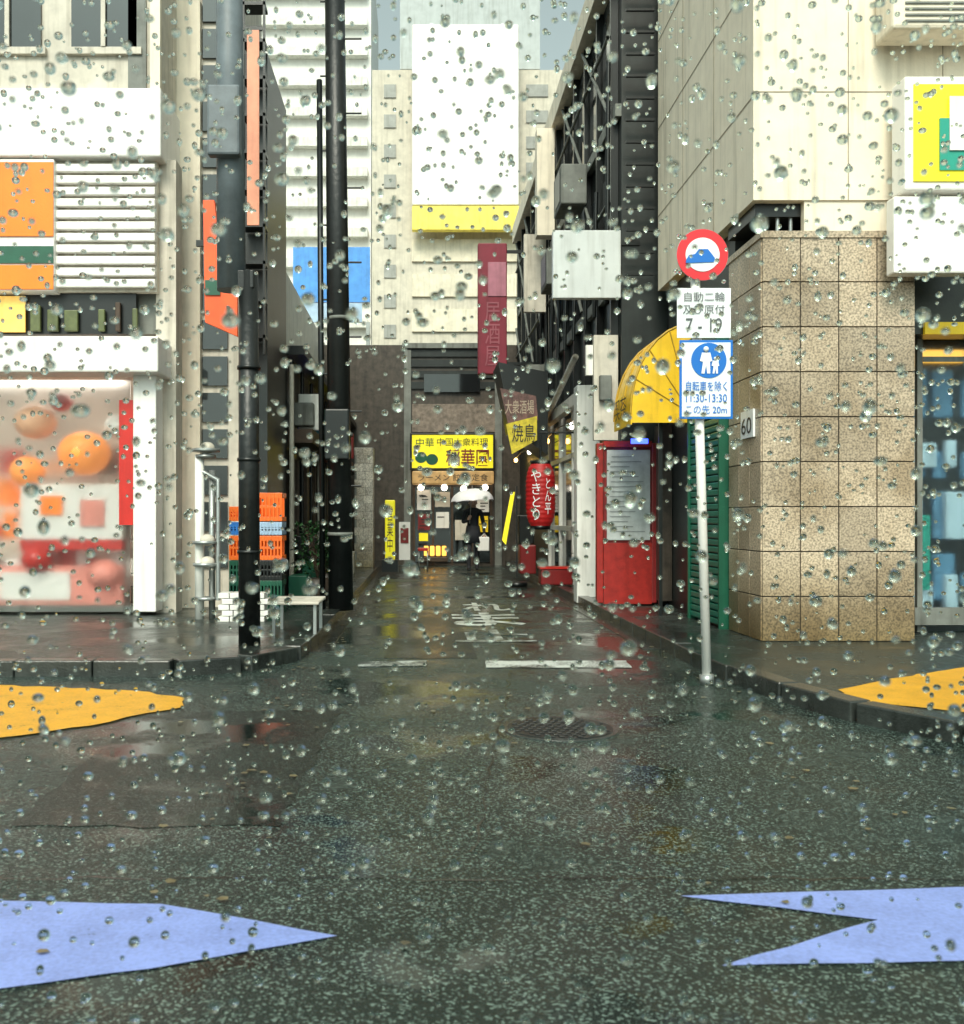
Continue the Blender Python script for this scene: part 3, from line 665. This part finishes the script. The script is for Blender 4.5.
# ------------------------------------------------------------------ utility poles
CONC=mat('dark_pole_coating',(.010,.012,.012),.4,var=.5,grime=.4,bump=.5,bscale=20)
CONC2=mat('grey_blue_pole',(.15,.18,.20),.5,var=.4)
u=grp('utility_pole'); D=8.7; px=X(249.5,D)
cyl('pole_lower',(px,D,.1),(px-.01,D,Z(272,D)),.095,CONC,u,28,.085)
cyl('pole_upper',(px-.16,D+.02,Z(290,D)),(px-.19,D+.02,Z(-160,D)),.125,CONC2,u,28,.11)
for zz in(.9,1.7,2.5): cyl('steel_band',(px-.005,D,zz),(px-.005,D,zz+.03),.102,BLACK,u,28)
box('cable_box',px-.33,px-.05,D-.2,D-.09,4.3,4.9,CONC2,u,.02)
box('joining_bracket',px-.2,px+.05,D-.08,D+.1,Z(290,D),Z(272,D),BLACK,u,.01)
u=grp('utility_pole'); D=12.1; px=X(341,D)
cyl('pole',(px,D,.1),(px-.1,D,10),.15,CONC,u,28,.11)
L=[]
for zz in np.arange(1.6,9,.45): L.append([(px-.25+.2*(int(zz/.45)%2),D-.02,zz),(px+.05+.2*(int(zz/.45)%2),D-.02,zz)])
wires('step_bolts',L,.012,BLACK,u)
for zz in(1.0,2.2,3.6): cyl('steel_band',(px-.01,D,zz),(px-.01,D,zz+.04),.155,GREY,u,28)
box('meter_box',px-.17,px+.12,D-.32,D-.17,1.9,2.5,BLACK,u,.02)
cyl('cable_conduit',(px-.22,D-.02,.1),(px-.26,D-.02,6.5),.035,BLACK,u)

p=grp('water_standpipe'); D=10.9; cxp=X(206,D)
cyl('pipe',(cxp-.07,D,.1),(cxp-.07,D,Z(455,D)),.05,WHITE,p); cyl('pipe',(cxp+.06,D+.03,.1),(cxp+.06,D+.03,Z(470,D)),.035,STEEL,p)
for py,r in((452,.15),(458,.11),(544,.15),(566,.14),(600,.12)): cyl('flange',(cxp,D,Z(py,D)),(cxp,D,Z(py,D)+.035),r,STEEL,p,24)
for py in(448,540,562): ball('valve_dome',(cxp+.02,D-.02,Z(py,D)),.08,CREAM2,p,.8)
wires('elbow',[[(cxp-.07,D,Z(470,D)),(cxp+.14,D-.04,Z(480,D)),(cxp+.14,D-.04,Z(600,D))]],.028,STEEL,p)
c=grp('orange_bottle_crates'); D=11.6
xa,xb=X(229,D),X(282,D)
def crate(z0,z1,xa,xb,m):
    fr=[];h=z1-z0; y0_,y1_=D,D+.38
    fr+= [(xa,xb,y0_,y0_+.02,z1-.06,z1),(xa,xb,y0_,y0_+.02,z0,z0+.05),(xa,xb,y0_,y0_+.02,z0+h*.45,z0+h*.55)]
    nb=7
    for i in range(nb+1): 
        xx=xa+(xb-xa-.02)*i/nb; fr.append((xx,xx+.02,y0_-.004,y0_+.024,z0+.003,z1-.003))
    fr+=[(xb-.02,xb,y0_+.026,y1_,z0,z0+.05),(xb-.02,xb,y0_+.026,y1_,z1-.06,z1),(xa,xa+.02,y0_+.026,y1_,z0,z1),(xa+.021,xb-.021,y1_-.02,y1_,z0,z1),(xa+.022,xb-.022,y0_+.03,y1_-.022,z0,z0+.02)]
    boxes('crate',fr,m,c,.003)
xm=(xa+xb)/2; zz0=Z(560,D)
crate(zz0,zz0+.28,xa,xm-.01,ORP); crate(zz0,zz0+.28,xm+.01,xb,ORP)
crate(zz0+.29,zz0+.44,xa,xm-.01,BLUEP); crate(zz0+.29,zz0+.44,xm+.01,xb,mat('pale_blue_plastic',(.4,.55,.75),.4))
crate(zz0+.45,zz0+.78,xm-.02,xb,ORP); crate(zz0+.45,zz0+.62,xa,xm-.04,ORP)
crate(.11,zz0-.24,xa,xm-.01,DGREEN); crate(.11,zz0-.24,xm+.01,xb,DGREEN); crate(zz0-.235,zz0-.005,xa,xm-.01,DGREEN); crate(zz0-.235,zz0-.005,xm+.01,xb,BLACK)
g=grp('white_brick_planter'); D=10.6
L=[]
for r in range(5):
    for i in range(4):
        L.append((X(218,D)+i*.125+(r%2)*.04,X(218,D)+i*.125+.115+(r%2)*.04,D,D+.25,.11+r*.062,.11+r*.062+.055))
boxes('bricks',L,WHITE,g,.004)
b2=grp('street_bench'); D=9.6
boxes('top',[(X(272,D),X(322,D),D-.3+.12*i,D-.2+.12*i,.40,.43) for i in range(6)],CREAM2,b2,.01)
boxes('legs',[(X(276,D),X(279,D),D-.25,D-.2,.11,.398),(X(316,D),X(319,D),D-.25,D-.2,.11,.398),(X(276,D),X(279,D),D+.3,D+.35,.11,.398),(X(316,D),X(319,D),D+.3,D+.35,.11,.398)],STEEL,b2)
g=grp('stacked_boxes')
for i in range(9):
    x_=R.uniform(-1.85,-1.5); y_=12.7+i*1.0; h=R.uniform(.3,.9)
    box('box',x_,x_+R.uniform(.2,.35),y_,y_+R.uniform(.3,.5),.11,.11+h,R.choice([GREY,CREAM2,WOOD,DGREEN,DGREEN,BLACK]),g,.01)
LEAF=mat('leaf_green',(.03,.09,.03),.4,var=.5)
def plant(x_,y_,s=1):
    pl=grp('potted_plant'); cyl('pot',(x_,y_,.11),(x_,y_,.11+.31*s),.13*s,BROWN,pl,20,.17*s)
    V=[];F=[]
    for i in range(500):
        a=R.uniform(0,6.28); rr_=.32*s*R.random()**.5; z=.11+s*(.39+R.random()*.65); cx0=x_+rr_*math.cos(a); cy0=y_+rr_*math.sin(a)
        d=Vector((R.uniform(-1,1),R.uniform(-1,1),R.uniform(-.4,1))).normalized()*.08; s_=d.cross(Vector((.3,.2,1))).normalized()*.022
        k=len(V); c0=Vector((cx0,cy0,z)); V+=[tuple(c0),tuple(c0+d*.5+s_),tuple(c0+d),tuple(c0+d*.5-s_)]; F.append((k,k+1,k+2,k+3))
    me=bpy.data.meshes.new('leaves'); me.from_pydata(V,[],F); obj('leaves',me,LEAF,pl)
    wires('stems',[[(x_,y_,.11+.29*s),(x_+R.uniform(-.2,.2)*s,y_+R.uniform(-.2,.2)*s,.11+.9*s)] for i in range(8)],.007,WOOD,pl)
plant(-1.35,13.2); plant(-1.45,15.5,.8); plant(2.42+.1,15.2,.55); plant(-1.55,18.2,.9)

# ------------------------------------------------------------------ person with umbrella
P=grp('person_with_umbrella'); ox,oy=X(473,22.6),22.6
def skin(name,verts,edges,root,levels=2):
    me=bpy.data.meshes.new(name); me.from_pydata([v[:3] for v in verts],edges,[]); o=bpy.data.objects.new(name,me); sc.collection.objects.link(o)
    mo=o.modifiers.new('s','SKIN'); mo.use_smooth_shade=True
    for i,v in enumerate(verts):
        sv=me.skin_vertices[0].data[i]; sv.radius=(v[3],v[4] if len(v)>4 else v[3]); sv.use_root=(i==root)
    su=o.modifiers.new('u','SUBSURF'); su.levels=levels
    dg=bpy.context.evaluated_depsgraph_get(); m2=bpy.data.meshes.new_from_object(o.evaluated_get(dg)); bpy.data.objects.remove(o)
    for v in m2.vertices: v.co+=Vector((ox,oy,0))
    m2.name=name
    return m2
vs=[(0,0,.92,.15,.11),(0,0,1.08,.13,.10),(0,0,1.28,.16,.11),(0,0,1.40,.12,.09),(0,-.01,1.46,.052),(0,-.02,1.52,.055),
    (-.09,0,.86,.10),(-.10,-.10,.48,.062),(-.10,-.06,.09,.043),(-.10,-.20,.045,.035),
    (.09,0,.86,.10),(.10,.06,.48,.062),(.10,.20,.13,.043),(.10,.10,.045,.035),
    (-.18,0,1.36,.06),(-.23,-.03,1.12,.045),(-.10,-.22,1.18,.033),
    (.18,0,1.36,.06),(.24,.03,1.08,.045),(.25,-.06,.84,.032)]
es=[(0,1),(1,2),(2,3),(3,4),(4,5),(0,6),(6,7),(7,8),(8,9),(0,10),(10,11),(11,12),(12,13),(3,14),(14,15),(15,16),(3,17),(17,18),(18,19)]
bm_=skin('body',vs,es,0)
COAT=mat('dark_coat_cloth',(.016,.018,.024),.8,var=.3); TR=mat('charcoal_trousers',(.025,.025,.03),.8); SK=mat('skin',(.55,.36,.27),.5,var=.08,grime=0); SHOE=mat('black_shoe',(.01,.01,.01),.35); HAIR=mat('black_hair',(.012,.01,.01),.5,var=.3)
for m in(COAT,TR,SK,SHOE): bm_.materials.append(m)
for f in bm_.polygons:
    z=f.center.z; f.use_smooth=True; f.material_index=3 if z<.1 else (1 if z<.8 and abs(f.center.x-ox)<.2 else (2 if z>1.46 else 0))
obj('body',bm_,None,P)
cyl('coat_hem',(ox,oy,.66),(ox,oy,1.05),.21,COAT,P,24,.15)
def hand(name,base,dirv,side):
    b0=Vector(base); d=Vector(dirv).normalized(); s=Vector(side).normalized(); V=[(*b0,.026),(*(b0+d*.05),.030)]; E=[(0,1)]
    for k,(off,ln) in enumerate(((-.03,.05),(-.01,.062),(.01,.058),(.03,.045))):
        i=len(V); q=b0+d*.075+s*off; V+=[(*q,.010),(*(q+d*ln*.6),.009),(*(q+d*ln+Vector((0,-.012,-.01))),.008)]; E+=[(1,i),(i,i+1),(i+1,i+2)]
    i=len(V); q=b0+d*.03-s*.035; V+=[(*q,.011),(*(q+d*.035-s*.01),.009)]; E+=[(0,i),(i,i+1)]
    m=skin(name,V,E,0,1); obj(name,m,SK,P,True)
hand('left_hand',(-.10,-.22,1.18),(.2,-.5,.8),(1,0,0)); hand('right_hand',(.25,-.06,.84),(0,-.1,-1),(0,1,0))
def headmesh():
    bm=bmesh.new(); bmesh.ops.create_uvsphere(bm,u_segments=28,v_segments=20,radius=.1)
    for v in bm.verts:
        x,y,z=v.co; v.co.z=z*1.2; v.co.x=x*.82
        if z<0: v.co.x*=1-.25*(-z/.1); 
        if y<-.05 and abs(x)<.02 and -.04<z<.0: v.co.y-=.018
    bm.transform(Matrix.Translation((ox,oy-.02,1.56))); me=bpy.data.meshes.new('head'); bm.to_mesh(me); bm.free(); return me
obj('head',headmesh(),SK,P,True)
ball('hair',(ox,oy+.005,1.585),.1,HAIR,P,1.0,20,.9).location=(0,0,0)
for sx in(-1,1): ball('eye',(ox+sx*.03,oy-.112,1.57),.009,INK,P,.6,10); ball('ear',(ox+sx*.083,oy-.01,1.555),.02,SK,P,1.0,10)
box('mouth',ox-.02,ox+.02,oy-.112,oy-.105,1.50,1.506,INKR,P)
box('white_bag',ox+.10,ox+.36,oy-.14,oy-.04,.48,.80,WHITEP,P,.02); wires('bag_handles',[[(ox+.17,oy-.09,.80),(ox+.25,oy-.09,.87),(ox+.31,oy-.09,.80)]],.008,WHITE,P)
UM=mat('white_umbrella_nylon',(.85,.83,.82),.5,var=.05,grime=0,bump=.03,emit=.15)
V=[];F=[];ncs=40;nr=8;uc=Vector((ox-.03,oy-.25,0))
for i in range(nr+1):
    t_=i/nr
    for k in range(ncs):
        a=2*math.pi*k/ncs; sc_=1-.05*(abs(math.sin(4*a)))*t_; r_=.48*math.sin(t_*math.pi/2*.95)*sc_
        V.append((uc.x+r_*math.cos(a),uc.y+r_*math.sin(a),1.88-.28*t_**1.9+.02*abs(math.sin(4*a))*t_+.06*(r_*math.cos(a))))
for i in range(nr):
    for k in range(ncs): F.append((i*ncs+k,i*ncs+(k+1)%ncs,(i+1)*ncs+(k+1)%ncs,(i+1)*ncs+k))
me=bpy.data.meshes.new('umbrella_canopy'); me.from_pydata(V,[],F); obj('umbrella_canopy',me,UM,P,True)
wires('umbrella_ribs',[[(uc.x,uc.y,1.865),(uc.x+.24*math.cos(a),uc.y+.24*math.sin(a),1.79),(uc.x+.46*math.cos(a),uc.y+.46*math.sin(a),1.60)] for a in[math.pi/4*k for k in range(8)]],.005,STEEL,P)
cyl('umbrella_shaft',(ox-.09,oy-.27,1.1),(uc.x,uc.y,1.95),.009,STEEL,P,10)

# ------------------------------------------------------------------ drops hung in mid-air near the camera, standing in for drops on window glass
bm=bmesh.new(); bmesh.ops.create_icosphere(bm,subdivisions=2,radius=1)
bv=np.array([v.co[:] for v in bm.verts]); bf=np.array([[v.index for v in f.verts] for f in bm.faces]); bm.free()
rng=np.random.default_rng(3)
def rain_vol(N,x,y,z,rmin,rmax,p=2.0):
    return np.column_stack([rng.uniform(*x,N),rng.uniform(*y,N),rng.uniform(*z,N)]),rmin+(rmax-rmin)*rng.random(N)**p
c1,r1=rain_vol(9500,(-2.4,3.0),(1.3,3.6),(.03,3.4),.005,.0115,1.6)
c2,r2=rain_vol(2000,(-4,5),(3.6,7.0),(.03,5),.008,.017)
c=np.vstack([c1,c2]); r=np.concatenate([r1,r2])
st=np.column_stack([r*rng.uniform(.8,1.2,len(r)),r,r*rng.uniform(.8,1.2,len(r))])
V=(bv[None]*st[:,None,:]+c[:,None,:]).reshape(-1,3); F=(bf[None]+(np.arange(len(c))*len(bv))[:,None,None]).reshape(-1,3)
me=bpy.data.meshes.new('raindrops'); me.vertices.add(len(V)); me.vertices.foreach_set('co',V.ravel().astype(np.float32))
me.loops.add(F.size); me.loops.foreach_set('vertex_index',F.ravel().astype(np.int32)); me.polygons.add(len(F))
me.polygons.foreach_set('loop_start',np.arange(0,F.size,3,dtype=np.int32)); me.polygons.foreach_set('use_smooth',np.ones(len(F),bool)); me.update(calc_edges=True)
m,n,l,bb=mk('rain_water'); n.remove(bb); gl=n.new('ShaderNodeBsdfGlass'); gl.inputs['IOR'].default_value=1.33; gl.inputs['Roughness'].default_value=0; gl.inputs['Color'].default_value=(.80,.86,.84,1)
l.new(gl.outputs[0],n['Material Output'].inputs['Surface'])
obj('window_drop_standins',me,m)

# ------------------------------------------------------------------ light & camera
w=bpy.data.worlds.new('World'); sc.world=w; w.use_nodes=True; n=w.node_tree.nodes; l=w.node_tree.links
sky=n.new('ShaderNodeTexSky'); sky.sky_type='NISHITA'; sky.sun_disc=False; sky.sun_elevation=math.radians(45); sky.sun_rotation=math.radians(190); sky.dust_density=4; sky.air_density=1
hs=n.new('ShaderNodeHueSaturation'); hs.inputs['Saturation'].default_value=.18
mx=n.new('ShaderNodeMix'); mx.data_type='RGBA'; mx.blend_type='MULTIPLY'; mx.inputs['Factor'].default_value=1; mx.inputs['B'].default_value=(1.08,1.30,1.20,1)
l.new(sky.outputs[0],hs.inputs['Color']); l.new(hs.outputs[0],mx.inputs['A']); l.new(mx.outputs['Result'],n['Background'].inputs['Color']); n['Background'].inputs['Strength'].default_value=.15
sl=bpy.data.lights.new('sun','SUN'); sl.energy=2.3; sl.angle=math.radians(20); sl.color=(1,.88,.72)
so=bpy.data.objects.new('sun',sl); sc.collection.objects.link(so); so.rotation_euler=(math.radians(47),0,math.radians(-10))
cd=bpy.data.cameras.new('camera'); co=bpy.data.objects.new('camera',cd); sc.collection.objects.link(co); sc.camera=co
co.location=(0,0,1.2); co.rotation_euler=(math.radians(90),0,0); cd.lens=36*1000/1024; cd.sensor_width=36; cd.shift_x=62/1024; cd.shift_y=7/1024; cd.clip_start=.05; cd.clip_end=1000
cd.dof.use_dof=True; cd.dof.focus_distance=10; cd.dof.aperture_fstop=4.5
